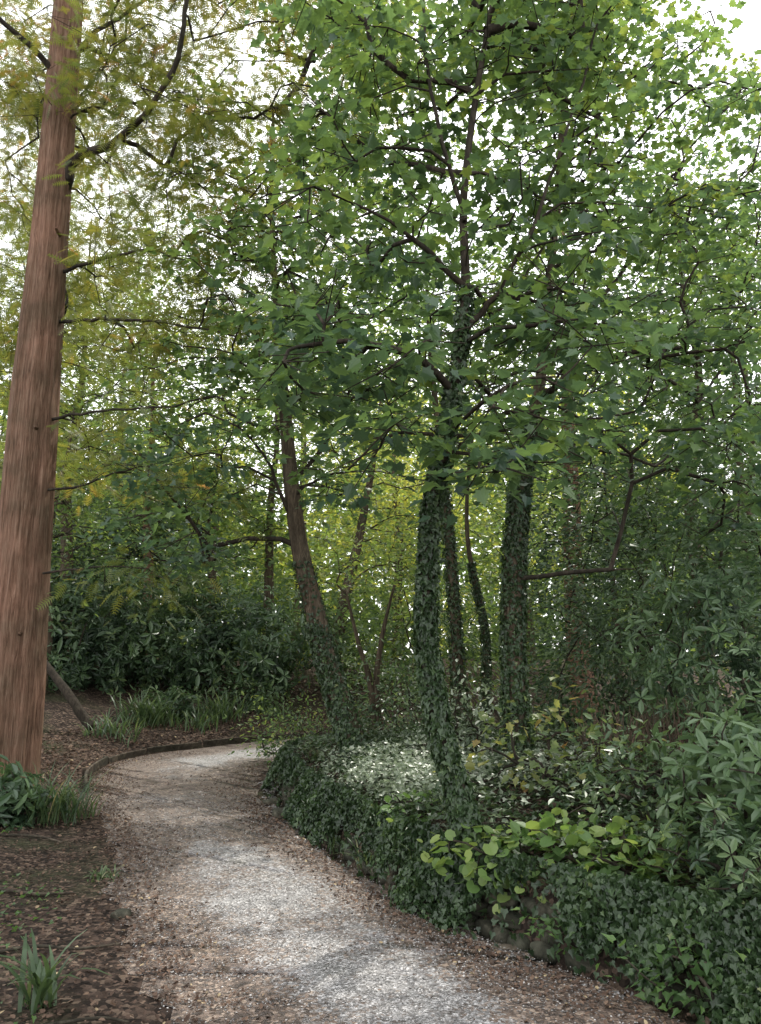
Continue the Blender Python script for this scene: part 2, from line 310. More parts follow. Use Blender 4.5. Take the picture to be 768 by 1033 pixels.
# pebbles
def onpath(N, y0=2.5, y1=9):
    s = rng.random(N)*.62+.12; k = (s*(n-1)).astype(int); u = rng.random(N)
    p = a[k]*(1-u)[:, None]+b[k]*u[:, None]+rng.normal(0, .03, (N, 2)); m = (p[:, 1] > y0) & (p[:, 1] < y1); return p[m], u[m]
OCT = (np.array([(1, 0, 0), (0, 1, 0), (-1, 0, 0), (0, -1, 0), (0, 0, .6)], float), [[0, 1, 4], [1, 2, 4], [2, 3, 4], [3, 0, 4]])
p, u = onpath(46000)
N = len(p); lm = LM()
lm.add(OCT, np.column_stack([p, .008+.02*np.sin(np.pi*u)]), rng.normal(0, 1, (N, 3))*[1, 1, .2], np.array([0, 0, 1])+rng.normal(0, .3, (N, 3)), rng.uniform(.002, .007, N), rng.random(N)**1.5)
BW = spline(BANK[2:13], 400)
seg = np.concatenate([[0], np.cumsum(np.linalg.norm(np.diff(BW, axis=0), axis=1))])
N = 2200; k = rng.integers(90, 330, N); d = nrmz(BW[k]-BW[k-1]); nn = np.column_stack([-d[:, 1], d[:, 0]])   # wet stones lying in the gutter
gp = BW[k]+nn*np.clip(rng.normal(.11, .05, N), -.02, .3)[:, None]
lm.add(OCT, np.column_stack([gp, height(gp[:, 0], gp[:, 1])]), rng.normal(0, 1, (N, 3))*[1, 1, .2], np.array([0, 0, 1])+rng.normal(0, .25, (N, 3)), rng.uniform(.008, .036, N), rng.random(N)*.5)
tag(lm.build('gravel', M['pebble']), 'small gravel stones lying loose on the path and in its gutter', 'gravel', kind='stuff')
# leaf litter
lm = LM()
FL = half2([(0, 0), (.3, .2), (.28, .6), (0, 1)], .25, .15)
def litter(xy, sz=(.02, .055), tm=0.45):
    N = len(xy); z = height(xy[:, 0], xy[:, 1])+.02
    lm.add(FL, np.column_stack([xy, z]), rng.normal(0, 1, (N, 3))*[1, 1, .25], np.array([0, 0, 1])+rng.normal(0, .3, (N, 3)), rng.uniform(sz[0], sz[1], N), np.clip(tm+rng.normal(0, .25, N), 0, 1))
p, u = onpath(36000, 2.4, 13); k = rng.random(len(p)) < np.clip(.95-3.0*u, 0.03, 1)+.7*ss(u, .68, 1); litter(p[k], (.01, .028), .42)
p, u = onpath(12000, 6.3, 10.5); litter(p, (.01, .03), .36)
p, u = onpath(9000, 2.6, 4.9); k = (p[:, 0] > .4+rng.normal(0, .18, len(p))); litter(p[k], (.01, .03), .5)
x = rng.uniform(-7, 0, 44000); y = rng.uniform(2.2, 12, 44000); e = -sdist(x, y, PLS); pr = np.where(e < .5+.3*np.sin(2.4*y), .95, .25+.5*(np.sin(2*x)*np.sin(1.6*y+1) > 0)); k = (e > -.25) & (e < 3) & (rng.random(44000) < pr); litter(np.column_stack([x[k], y[k]]), (.012, .036), .36)
x = rng.uniform(-6, 0, 14000); y = rng.uniform(9.5, 17, 14000); e = -sdist(x, y, PLS); k = (e > .1) & (e < 1.8); litter(np.column_stack([x[k], y[k]]), (.03, .07), .42)
x = rng.uniform(-2, 3.2, 12000); y = rng.uniform(2.2, 9, 12000); d = sdist(x, y, BANKS); k = (d > -.5) & (d < -.1+rng.normal(0, .04, 12000)); litter(np.column_stack([x[k], y[k]]), (.014, .04), .48)
tag(lm.build('leaf_litter', M['litter']), 'brown fallen leaf litter along the path edges', 'leaf litter', kind='stuff')
# stone wall along the bank
lm = LM()
def stone_geo(seed, sub=2):
    bm = bmesh.new(); bmesh.ops.create_icosphere(bm, subdivisions=sub, radius=1); g = np.random.default_rng(seed)
    v = np.array([q.co[:] for q in bm.verts]); f = np.array([[q.index for q in fc.verts] for fc in bm.faces]); bm.free()
    v = np.sign(v)*np.abs(v)**.62; ph = g.random(9)*6
    v *= (1+.12*np.sin(2.3*v[:, :1]+ph[0])*np.cos(2.1*v[:, 1:2]+ph[1])+.08*np.sin(4.5*v[:, 2:3]+3*v[:, :1]+ph[2])+.04*g.normal(size=(len(v), 1)))
    return v, f
for c in range(3):
    s = .1*c
    while s < seg[-1]-.2:
        ln = rng.uniform(.08, .22); m = s+ln/2; k = np.searchsorted(seg, min(m, seg[-1]-.01)); d = nrmz(BW[k]-BW[k-1]); nn = np.array([d[1], -d[0]])
        v, f = stone_geo(int(rng.integers(1e6)), 2); h_ = rng.uniform(.035, .06)
        L3 = v*[ln/2*1.02, .06, h_]
        ctr = BW[k]+nn*(.05+.04*c+rng.normal(0, .025))
        W = np.column_stack([ctr[0]+L3[:, 0]*d[0]+L3[:, 1]*nn[0], ctr[1]+L3[:, 0]*d[1]+L3[:, 1]*nn[1], .0+.09*c+L3[:, 2]])
        lm.raw(W, f); s += ln*1.05
tag(lm.build('stone_wall', M['stone'], smooth=True), 'low dark rubble stone wall holding up the ivy bank', 'wall')
# ivy ground cover
lm = LM()
def ivybed(lm, x, y, size, lift, tm, tmpl=IVY):
    N = len(x); z = height(x, y)
    lm.add(tmpl, np.column_stack([x, y, z+rng.random(N)*lift+.01]), rng.normal(0, 1, (N, 3))*[1, 1, .3], np.array([0, 0, 1])+rng.normal(0, .45, (N, 3)), rng.uniform(size[0], size[1], N), tm+rng.normal(0, .16, N))
x = rng.uniform(-2, 7, 150000); y = rng.uniform(2, 13, 150000); d = sdist(x, y, BANKS)
cl = np.sin(2.1*x+.7*y)*np.sin(1.9*y-.8*x)+rng.normal(0, .5, len(x))
lf = .05+.24*np.clip(np.sin(3.3*x+1.1*y)*np.sin(2.7*y-1.5*x)+.1, 0, 1)
k = (d > .05+.08*np.sin(5*y)) & (d < 3.6) & (cl > -1.0); k &= np.cumsum(k) < 42000; ivybed(lm, x[k], y[k], (.028, .062), lf[k], .5)
# ivy hanging over the wall in uneven curtains
N = 40000; s = rng.random(N)**1.2*seg[-1]; k = np.clip(np.searchsorted(seg, s), 1, len(BW)-1); d = nrmz(BW[k]-BW[k-1]); nn = np.column_stack([-d[:, 1], d[:, 0]])
z = .46*rng.random(N)**.85; yy = BW[k][:, 1]
drop = .12+.13*np.sin(2.6*s+.4)+.11*np.sin(6.1*s+1)+.08*np.sin(15*s)+.2*np.exp(-((yy-5.75)/.3)**2)+.14*np.exp(-((yy-4.5)/.22)**2)+.14*np.exp(-((yy-8.6)/.6)**2)
kk = (z > drop+rng.normal(0, .05, N)) | (rng.random(N) < .05); bul = .5+.5*np.sin(4.1*s+6*z)*np.sin(7*s+1)
slope = np.clip(.1-.6*z, -.22, .2)
off = slope+rng.random(N)*.06+.09*bul
pp = np.column_stack([BW[k]+nn*off[:, None], z])[kk]; n3 = np.column_stack([nn, np.full(N, .6)])[kk]
lm.add(IVY, pp, np.array([0, 0, -1])+rng.normal(0, .6, (len(pp), 3)), n3+rng.normal(0, .5, (len(pp), 3)), rng.uniform(.022, .054, len(pp)), (.15+.38*bul)[kk]+rng.normal(0, .16, len(pp)))
tag(lm.build('ivy_ground_cover', M['ivy']), 'dense dark ivy carpeting the bank right of the path', 'ivy', kind='stuff')
lm = LM(); N = 12000; x = rng.normal(.5, .8, N); y = rng.normal(7.2, .8, N); d = sdist(x, y, BANKS); k = (d > .2) & (np.sin(5*x+2*y)+rng.normal(0, .6, N) > -.8)  # sunlight on the bed painted as paler leaves
ivybed(lm, x[k], y[k], (.028, .058), .24, .5); tag(lm.build('sun_tinted_ground_cover', M['pale']), 'ground cover with sunlight painted into its pale leaves, between the leaning and curving sycamores', 'ground cover', kind='stuff')
# ------------------------------------------------------------------ trees
def grow(tp, tr, start, limbs, targets, r0, step=.32, uppen=.8, seed=0, twigs=3, tw=.3):
    g = np.random.default_rng(seed); CAP = 24000
    P = np.zeros((CAP, 3)); par = np.full(CAP, -1); dep = np.zeros(CAP); dirs = np.zeros((CAP, 3)); fix = np.zeros(CAP); grp = np.full(CAP, -1)
    nT = len(tp); P[:nT] = tp; par[1:nT] = np.arange(nT-1); fix[:nT] = tr; dirs[:nT] = nrmz(np.gradient(tp, axis=0)); nn_ = nT
    off = np.zeros(CAP); off[:int(start*nT)] = 1e6
    gi = 0
    for pts, ra, rb in limbs:
        pts = np.asarray(pts, float); ln = np.linalg.norm(np.diff(pts, axis=0), axis=1).sum(); m = max(4, int(ln/.16)); S = spline(pts, m); S[1:-1] += g.normal(0, .01, (m-2, 3))
        pa = int(np.argmin(np.linalg.norm(P[:nn_]-S[0], axis=1))); rr = np.linspace(ra, rb, m)
        for k in range(m):
            if pa < nT: grp[nn_] = gi; gi += 1
            else: grp[nn_] = grp[pa]
            P[nn_] = S[k]; par[nn_] = pa; dep[nn_] = dep[pa]+np.linalg.norm(P[pa]-S[k]); fix[nn_] = rr[k]; dirs[nn_] = nrmz(S[k]-P[pa]) if k else dirs[pa]; pa = nn_; nn_ += 1
    d0 = np.array([np.min(np.linalg.norm(P[:nn_]-t_, axis=1)+off[:nn_]) for t_ in targets])
    cnt = np.zeros(CAP); ends = []
    for ti in np.argsort(d0):
        T = targets[ti]; df = T-P[:nn_]; d = np.linalg.norm(df, axis=1)
        cost = d+.18*dep[:nn_]+uppen*np.clip(-df[:, 2], 0, 9)+off[:nn_]
        pa = int(np.argmin(cost)); dd = d[pa]
        if dd < .02: continue
        m = max(2, int(dd/step)); c = P[pa]+(dirs[pa]*.45+np.array([0, 0, .25])+.5*nrmz(df[pa]))*dd*.45; s0 = P[pa].copy(); prev = pa
        for k in range(1, m+1):
            f = k/m; q = (1-f)**2*s0+2*f*(1-f)*c+f*f*T
            if k < m: q = q+g.normal(0, .035*min(1, dd), 3)
            if prev < nT: grp[nn_] = gi; gi += 1
            else: grp[nn_] = grp[prev]
            P[nn_] = q; par[nn_] = prev; dep[nn_] = dep[prev]+np.linalg.norm(q-P[prev]); dirs[nn_] = nrmz(q-P[prev]); prev = nn_; nn_ += 1
        ends.append(prev); x_ = prev
        while x_ >= 0: cnt[x_] += 1; x_ = par[x_]
    for e_ in list(ends):
        for k in range(twigs):
            an = g.random()*6.28; v = np.array([math.cos(an), math.sin(an), g.normal(-.05, .25)])+dirs[e_]*.5
            P[nn_] = P[e_]+nrmz(v)*tw*g.uniform(.6, 1.1); par[nn_] = e_; cnt[nn_] = .3; grp[nn_] = grp[e_]; nn_ += 1
    rad = np.maximum(fix[:nn_], r0*np.sqrt(np.maximum(cnt[:nn_], .25)))
    for k in range(nT, nn_): rad[k] = min(rad[k], max(rad[par[k]]*.95, .002))
    idx = np.arange(nT, nn_); A = P[par[idx]]; B = P[idx]; rb = rad[idx]; ra = np.minimum(rad[par[idx]], rb*1.3)
    return A, B, ra, rb, grp[idx]
def boxes(L):
    out_ = []
    for x0, x1, y0, y1, Y0, Y1, n_ in L:
        out_.append(at_many(rng.uniform(x0, x1, n_), rng.uniform(y0, y1, n_), rng.uniform(Y0, Y1, n_)))
    return np.vstack(out_)
def ell(c, r, n_):
    v = nrmz(rng.normal(size=(n_, 3)))*(rng.random((n_, 1))**(1/2.2)); return np.array(c)+v*np.array(r)
def rough(seed, amp=.05, flutes=0):
    g = np.random.default_rng(seed); ph = g.random(12)*6.28
    def f(s, th):
        o = 1+amp*np.sin(2*th+ph[0]+4*s)+amp*.8*np.sin(3*th+ph[1]-9*s)+amp*.6*np.sin(5*th+ph[2]+17*s)+amp*.5*np.sin(31*s+th+ph[3])
        if flutes: o = o+.04*np.sin(flutes*th+ph[4]+2.5*np.sin(5*s+ph[5]))+.02*np.sin(15*th+ph[6]+4*np.sin(9*s))+.014*np.sin(23*th+9*np.sin(11*s+ph[7]))
        return o
    return f
def trunk_pts(pix, n_=60, top=None):
    pts = [at(px, py, Y) for px, py, Y, w_ in pix]; rd = [pxr(w_, Y) for px, py, Y, w_ in pix]
    if top is not None: pts.append(np.array(top[:3])); rd.append(top[3])
    S = spline(np.column_stack([np.array(pts), rd]), n_)
    return S[:, :3], np.maximum(S[:, 3], .006)
def ivy_on(lm, tp, tr, f0, f1, N, size=(.026, .052), tm=.45, out_=.034):
    L = len(tp); s = f0+(f1-f0)*rng.random(N); k = np.clip((s*(L-1)).astype(int), 0, L-2); f = (s*(L-1)-k)[:, None]
    c = tp[k]*(1-f)+tp[k+1]*f; r = tr[k]; th = rng.random(N)*6.283
    dv = np.column_stack([np.cos(th), np.sin(th), np.zeros(N)])
    lump = .5+.5*np.sin(9*s*3+2*th)*np.sin(14*s+th)
    pos = c+dv*(r+.003+rng.random(N)*out_*(.2+lump))[:, None]
    lm.add(IVY, pos, np.array([0, 0, -1])+rng.normal(0, .5, (N, 3))+dv*.2, dv+np.array([0, 0, .35])+rng.normal(0, .45, (N, 3)), rng.uniform(size[0], size[1], N), tm+.2*(lump-.5)+rng.normal(0, .15, N))
def tree(name, label, pix, top, boxl, limbs=(), start=.4, bark='bark', leaf='maple', tm=MAPLE, per=36, Rr=.44, flat=.09, size=.107, tint=.5, r0=.0064, ivy=None, sides=18, seed=1, extra=None, group=None, amp=.05, flutes=0, nn_=70, jit=.36, droop=.28, twigs=3, cull=True, branchmat=None, stepz=.32, tz=.06, z0=5):
    tp, tr = trunk_pts(pix, nn_, top)
    s_ = np.linspace(0, 1, nn_); base = tp[0].copy(); hh = H(base[0], base[1]); base[2] = hh
    tp[0, 2] = min(tp[0, 2], hh-.12); tr = tr*(1+.4*np.exp(-s_*nn_/3.0))
    e = empty(name, base, label, 'tree', group)
    lm = LM(); V, Q = tube(tp, tr, sides, rough(seed, amp, flutes)); lm.raw(V, Q); lm.build('trunk', M[bark], e, base, True)
    T = boxes(boxl) if boxl else np.zeros((0, 3))
    if extra is not None: T = np.vstack([T, extra])
    build_branches(grow(tp, tr, start, limbs, T, r0, seed=seed, twigs=twigs, tw=Rr*.9, step=stepz), 'branch', M[branchmat or 'darkbark'], e, base)
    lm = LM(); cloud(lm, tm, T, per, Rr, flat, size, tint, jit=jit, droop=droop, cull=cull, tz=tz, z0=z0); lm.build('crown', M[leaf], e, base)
    if ivy:
        lm = LM()
        for f0, f1, N_ in ivy: ivy_on(lm, tp, tr, f0, f1, N_)
        lm.build('ivy', M['ivy'], e, base)
    return e, tp, tr
# the large redwood
Yr = 9.2
rw_pix = [(3, 818, Yr, 54), (14, 700, Yr, 52), (21, 600, Yr, 50), (33, 430, Yr, 47), (49, 250, Yr, 39), (62, 100, Yr, 34), (69, 0, Yr, 32), (76, -110, Yr, 28)]
rw_limbs = [
    ([at(66, 190, Yr), at(78, 158, 9.0), at(112, 146, 8.6), at(150, 112, 8.1), at(178, 62, 7.8), at(190, 0, 7.6), at(198, -60, 7.6)], .078, .045),
    ([at(60, 85, Yr), at(45, 60, 9.0), at(20, 38, 8.8), at(-10, 10, 8.6)], .05, .03),
    ([at(58, 275, Yr), at(100, 262, 8.9), at(150, 252, 8.6), at(185, 262, 8.4)], .026, .01),
    ([at(55, 325, Yr), at(110, 322, 8.9), at(165, 325, 8.5), at(240, 340, 8)], .028, .01),
    ([at(40, 425, Yr), at(100, 415, 8.8), at(170, 410, 8.5), at(240, 392, 8.2)], .022, .007),
    ([at(35, 495, Yr), at(75, 492, 9), at(115, 478, 8.8), at(150, 470, 8.6)], .02, .007),
    ([at(26, 580, Yr), at(60, 576, 9), at(100, 572, 8.8), at(150, 574, 8.6)], .018, .006),
    ([at(66, 60, Yr), at(100, 30, 9.5), at(140, 5, 9.8), at(180, -30, 10)], .04, .02),
    ([at(64, 130, Yr), at(85, 95, 9.8), at(105, 40, 10.2), at(118, -30, 10.5)], .03, .015)]
rw, tp, tr = tree('redwood_tree', 'large redwood with straight reddish brown trunk at left edge of path', rw_pix, at(80, -200, Yr).tolist()+[.13],
    [(0, 50, -120, 120, 8.6, 11, 24), (0, 110, -120, 120, 9.8, 11.4, 34), (95, 180, -120, 120, 8.2, 11, 40), (120, 420, -120, 130, 7.6, 10.8, 120), (90, 360, 100, 250, 7.8, 10.8, 80), (0, 80, 60, 350, 9.9, 11.8, 80), (80, 300, 240, 370, 7.8, 10.8, 54), (0, 60, 330, 480, 10, 11.6, 28), (70, 240, 380, 500, 8, 10.4, 18), (100, 180, 560, 585, 8.4, 9, 3)],
    rw_limbs, .35, 'redbark', 'redwood_leaf', SPRAY, 34, .48, .2, .23, .44, .0042, sides=80, seed=3, flutes=7, amp=.025, nn_=160, droop=.45, jit=.5, twigs=3, extra=ell((-4, 9.2, 10.5), (2.6, 2.2, 2.2), 40), tz=.02, z0=6)
for px, py in ((36, 432), (57, 232), (20, 640)):
    p0 = at(px, py, Yr-.27); lm = LM(); P = np.array([p0+[0, .12, 0], p0+[0, .0, .01], p0+[.012, -.03, .02]]); V, Q = tube(spline(P, 6), np.linspace(.028, .016, 6), 8, None); lm.raw(V, Q); lm.build('branch_stub', M['redbark'], rw, rw.location, True)
# sycamore nearest the path, on the wall
YB = 5.15
B_pix = [(474, 850, YB, 24), (464, 808, YB, 20), (447, 745, YB, 18), (435, 680, YB, 17), (430, 610, YB, 16), (435, 520, YB, 15), (449, 440, YB, 14), (462, 370, YB, 12), (470, 300, YB, 10), (468, 200, YB+.1, 8), (480, 100, YB+.2, 7), (497, 0, YB+.3, 5)]
B_limbs = [([at(468, 335, YB), at(500, 298, 5.1), at(530, 245, 5.1), at(558, 175, 5.2), at(584, 98, 5.3), at(604, 20, 5.4)], .026, .012),
           ([at(469, 220, YB), at(448, 150, 5.0), at(430, 60, 5.0), at(428, -20, 5)], .02, .01),
           ([at(470, 290, YB), at(430, 250, 5.0), at(380, 215, 4.9), at(320, 190, 4.8)], .018, .007),
           ([at(457, 395, YB), at(420, 360, 4.9), at(360, 345, 4.7), at(300, 350, 4.6)], .016, .006),
           ([at(450, 440, YB), at(480, 410, 4.8), at(520, 385, 4.5), at(560, 380, 4.3)], .016, .006)]
tree('sycamore_tree', 'slim ivy wrapped sycamore curving up from the wall edge beside the path', B_pix, None,
     [(300, 640, -30, 120, 4.9, 6.9, 66), (300, 640, 120, 300, 4.7, 6.6, 56), (270, 430, 300, 420, 4.3, 6.0, 24), (490, 620, 290, 410, 4.4, 6.2, 24), (430, 500, 280, 400, 5.4, 6.4, 8), (380, 430, 400, 480, 4.3, 5.2, 5), (475, 560, 390, 480, 4.2, 5.2, 11)],
     B_limbs, .5, 'darkbark', ivy=[(0, .6, 6500), (.6, .74, 700)], seed=5, extra=ell((.9, 5.8, 8.0), (2.0, 2.0, 1.4), 40), tint=.48, z0=4.8)
# second sycamore
YC = 7.1
C_pix = [(521, 780, YC, 27), (520, 720, YC, 22), (518, 640, YC, 20), (520, 560, YC, 20), (525, 490, YC, 18), (536, 430, YC, 15), (545, 385, YC, 12), (553, 300, YC+.1, 10), (562, 200, YC+.2, 8), (570, 90, YC+.3, 7), (578, 0, YC+.4, 5)]
C_limbs = [([at(543, 400, YC), at(585, 372, 6.9), at(630, 357, 6.8), at(690, 350, 6.6)], .032, .01),
           ([at(547, 365, YC), at(600, 310, 7.3), at(650, 240, 7.5), at(690, 160, 7.6)], .03, .01),
           ([at(519, 585, YC), at(545, 580, 6.9), at(590, 576, 6.7), at(640, 574, 6.6)], .016, .006),
           ([at(533, 450, YC), at(500, 415, 7.2), at(470, 380, 7.4)], .02, .007)]
tree('sycamore_tree', 'upright ivy covered sycamore standing deeper in the bank, right of the curving one', C_pix, None,
     [(520, 768, 80, 300, 6, 8.8, 96), (540, 768, 300, 460, 5.8, 8.5, 58), (500, 690, -60, 90, 6.3, 8.8, 46), (590, 768, 450, 540, 6.2, 8, 14)],
     C_limbs, .42, ivy=[(0, .52, 6500)], seed=6, extra=ell((3.0, 8.4, 9.6), (2.3, 2.3, 1.4), 36), tint=.47, z0=5)
# leaning one
YA = 8.6
A_pix = [(368, 782, YA, 28), (354, 740, YA, 24), (334, 680, YA, 22), (317, 615, YA, 20), (303, 555, YA, 18), (295, 500, YA, 17), (289, 430, YA, 14), (284, 375, YA, 11), (278, 290, YA, 7), (274, 200, YA, 5), (276, 110, YA, 3)]
A_limbs = [([at(299, 525, YA), at(282, 495, 8.5), at(268, 462, 8.3), at(240, 430, 8.1)], .03, .01),
           ([at(295, 490, YA), at(330, 445, 8.8), at(352, 400, 9), at(362, 340, 9)], .03, .01),
           ([at(288, 410, YA), at(330, 385, 8.4), at(370, 372, 8.2), at(400, 350, 8)], .025, .008)]
tree('sycamore_tree', 'leaning bare barked sycamore with ivy only round its lower trunk, left of the others', A_pix, None,
     [(190, 420, 150, 300, 7, 10.5, 74), (225, 350, 220, 380, 7, 8.2, 22), (150, 430, 300, 430, 7.6, 10.4, 60), (110, 275, 430, 530, 7.2, 9.6, 22), (315, 430, 420, 520, 7.6, 9.8, 12), (90, 230, 480, 580, 7.5, 9.5, 12), (200, 420, -60, 150, 8, 11, 44)],
     A_limbs, .4, ivy=[(0, .28, 4600), (.28, .38, 400)], seed=8, tint=.48, z0=5)
# ------------------------------------------------------------------ trees behind
def bgtree(label, px, Y, wpx, crown, tint, leaf='bgleaf', lean=0, bark='bark', name='woodland_tree', per=60, n_=70, size=.15, Rr=.75, ivy=None, seed=1, tm=OVAL):
    x = (px-384)/F*Y*1.02; g0 = H(x, Y)
    base = np.array([x, Y, g0-.15]); r = pxr(wpx, Y)
    h_ = crown[2]+crown[5]
    t_ = np.linspace(0, 1, 6)[:, None]
    c = np.array(crown[:3]); topp = np.array([c[0], c[1], h_*.9])
    mid = base*(1-t_)+topp*t_
    mid[:, 0] += lean*np.sin(t_[:, 0]*np.pi)+rng.normal(0, .16, 6)*np.sin(t_[:, 0]*np.pi)
    nn_ = 40; tp = spline(mid, nn_); tr = r*np.linspace(1.1, .08, nn_)*(1+.4*np.exp(-np.arange(nn_)/1.5))
    b0 = (x, Y, g0)
    e = empty(name, b0, label, 'tree')
    lm = LM(); V_, Q_ = tube(tp, tr, 14, rough(seed, .06)); lm.raw(V_, Q_); lm.build('trunk', M[bark], e, b0, True)
    T = ell(c, crown[3:], n_)
    build_branches(grow(tp, tr, .3, [], T, .008, seed=seed, twigs=2, tw=.6, step=.6), 'branch', M['darkbark'], e, b0, 5)
    lm = LM(); cloud(lm, tm, T, per, Rr, .3, size, tint, jit=.65); lm.build('crown', M[leaf], e, b0)
    if ivy:
        lm = LM(); ivy_on(lm, tp, tr, 0, ivy, 2200, (.04, .07), .45, .04); lm.build('ivy', M['ivy'], e, b0)
    return e
bgtree('ivy clad trunk between and behind the curving and upright sycamores', 461, 12, 12, (.9, 12.4, 8, 2.3, 2.2, 3.2), .45, ivy=.45, seed=21)
bgtree('thin dark ivy clad stem just left of the upright sycamore, far back', 480, 14, 7, (2.2, 14.5, 8, 2.2, 2.2, 3), .5, ivy=.35, seed=22)
bgtree('reddish conifer trunk rising dimly behind the right hand shrubs', 582, 14, 26, (4.0, 15, 8, 2.8, 2.4, 5), .35, bark='redbark', seed=23, n_=110)
bgtree('slender dark trunk far back, left of the leaning sycamore', 275, 21, 11, (-3.2, 21, 8.8, 3.2, 2.6, 5.2), .6, seed=24, n_=110)
bgtree('pale brown trunk slanting right behind the leaning sycamore', 333, 19, 13, (.2, 19.5, 7.6, 2.8, 2.4, 4.2), .72, seed=25, n_=90)
bgtree('yellow leaved tree far back between the leaning and curving trunks', 400, 26, 11, (.6, 26, 7.2, 3.8, 3, 6.4), .9, seed=26, n_=125, size=.22, Rr=.9)
bgtree('reddish trunk far back at the left behind the dark bushes', 152, 20, 12, (-6.6, 20.5, 8.4, 3, 2.4, 5), .55, bark='redbark', seed=27, n_=110)
bgtree('tall leafy tree far left behind the redwood trunk', 75, 19, 13, (-8.2, 19, 9, 3, 2.6, 6.4), .5, seed=28, n_=125)
bgtree('feathery conifer at the far left edge beyond the redwood trunk', 20, 16, 12, (-7.4, 16, 9.6, 2.2, 2.0, 5.2), .35, leaf='redwood_leaf', seed=39, n_=125, size=.36, Rr=.7, tm=SPRAY, per=26)
bgtree('broad green tree at right edge behind the upright sycamore', 700, 11, 16, (5.0, 11, 6.6, 2.4, 2.2, 4), .47, seed=29, n_=120, size=.12, leaf='maple', tm=MAPLE, Rr=.6, per=50)
bgtree('tall tree at the far right edge behind the broad green one', 762, 14, 12, (7.0, 14, 9.2, 2.2, 2.0, 4.2), .5, seed=40, n_=105, size=.15)
bgtree('light green tree far back right of the upright sycamore', 640, 20, 13, (7.2, 20, 7.4, 3.4, 2.8, 6.4), .58, seed=30, n_=125)
bgtree('dark tree far right behind the tall shrubs', 745, 16, 15, (8.4, 16, 6.2, 2.8, 2.4, 5), .35, seed=31, n_=110)
bgtree('small tree with airy crown far back above the path bend', 215, 27, 10, (-6.2, 27, 7.2, 3.6, 2.6, 5.8), .75, seed=32, n_=110, size=.2)
bgtree('young tree with low spreading crown behind the wide rhododendron', 215, 20.3, 8, (-4.6, 20.3, 5.6, 2.6, 1.4, 2.4), .62, seed=33, n_=60, size=.15, leaf='maple', tm=MAPLE, Rr=.6, per=40)
bgtree('low dense tree far left beyond the dead log', 55, 15, 11, (-6.6, 15.2, 5.6, 1.8, 1.8, 2.6), .5, seed=34, n_=68, size=.13)
bgtree('pale tall tree furthest back at the left of the path bend', 120, 31, 11, (-11, 31, 13, 4.4, 3, 10), .65, seed=35, n_=165, size=.26, Rr=1.0)
bgtree('pale tall tree furthest back in line with the leaning sycamore', 300, 33, 11, (-3.6, 33, 12, 4.2, 3, 9), .7, seed=36, n_=140, size=.25, Rr=1.0)
bgtree('mid green tree far back in line with the upright sycamore', 530, 24, 11, (4.6, 24, 7, 3.2, 2.6, 6.4), .6, seed=37, n_=120, size=.19, Rr=.85)
bgtree('dark evergreen tree between the upright sycamore and the tall right hand shrub', 622, 12.5, 10, (3.9, 12.5, 3.6, 1.3, 1.2, 2.4), .5, leaf='rhodo', seed=38, n_=80, size=.12, Rr=.5)
# far wood as one mass
lm = LM(); Nn = 46000
aa = rng.uniform(-1.15, 1.15, Nn); rr_ = rng.uniform(34, 54, Nn)
hm = 12.5+2.5*np.sin(aa*9)+1.8*np.sin(aa*23+1)
pos = np.column_stack([rr_*np.sin(aa), rr_*np.cos(aa), rng.random(Nn)**.95*hm+.3])
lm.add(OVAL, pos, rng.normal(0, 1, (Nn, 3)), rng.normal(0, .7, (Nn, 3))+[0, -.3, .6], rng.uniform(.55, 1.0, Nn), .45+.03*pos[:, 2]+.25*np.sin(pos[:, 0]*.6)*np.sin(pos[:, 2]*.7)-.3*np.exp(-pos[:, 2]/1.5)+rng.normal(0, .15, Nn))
tag(lm.build('distant_woodland', M['bgleaf']), 'distant mass of woodland foliage closing the view', 'woodland', kind='stuff')
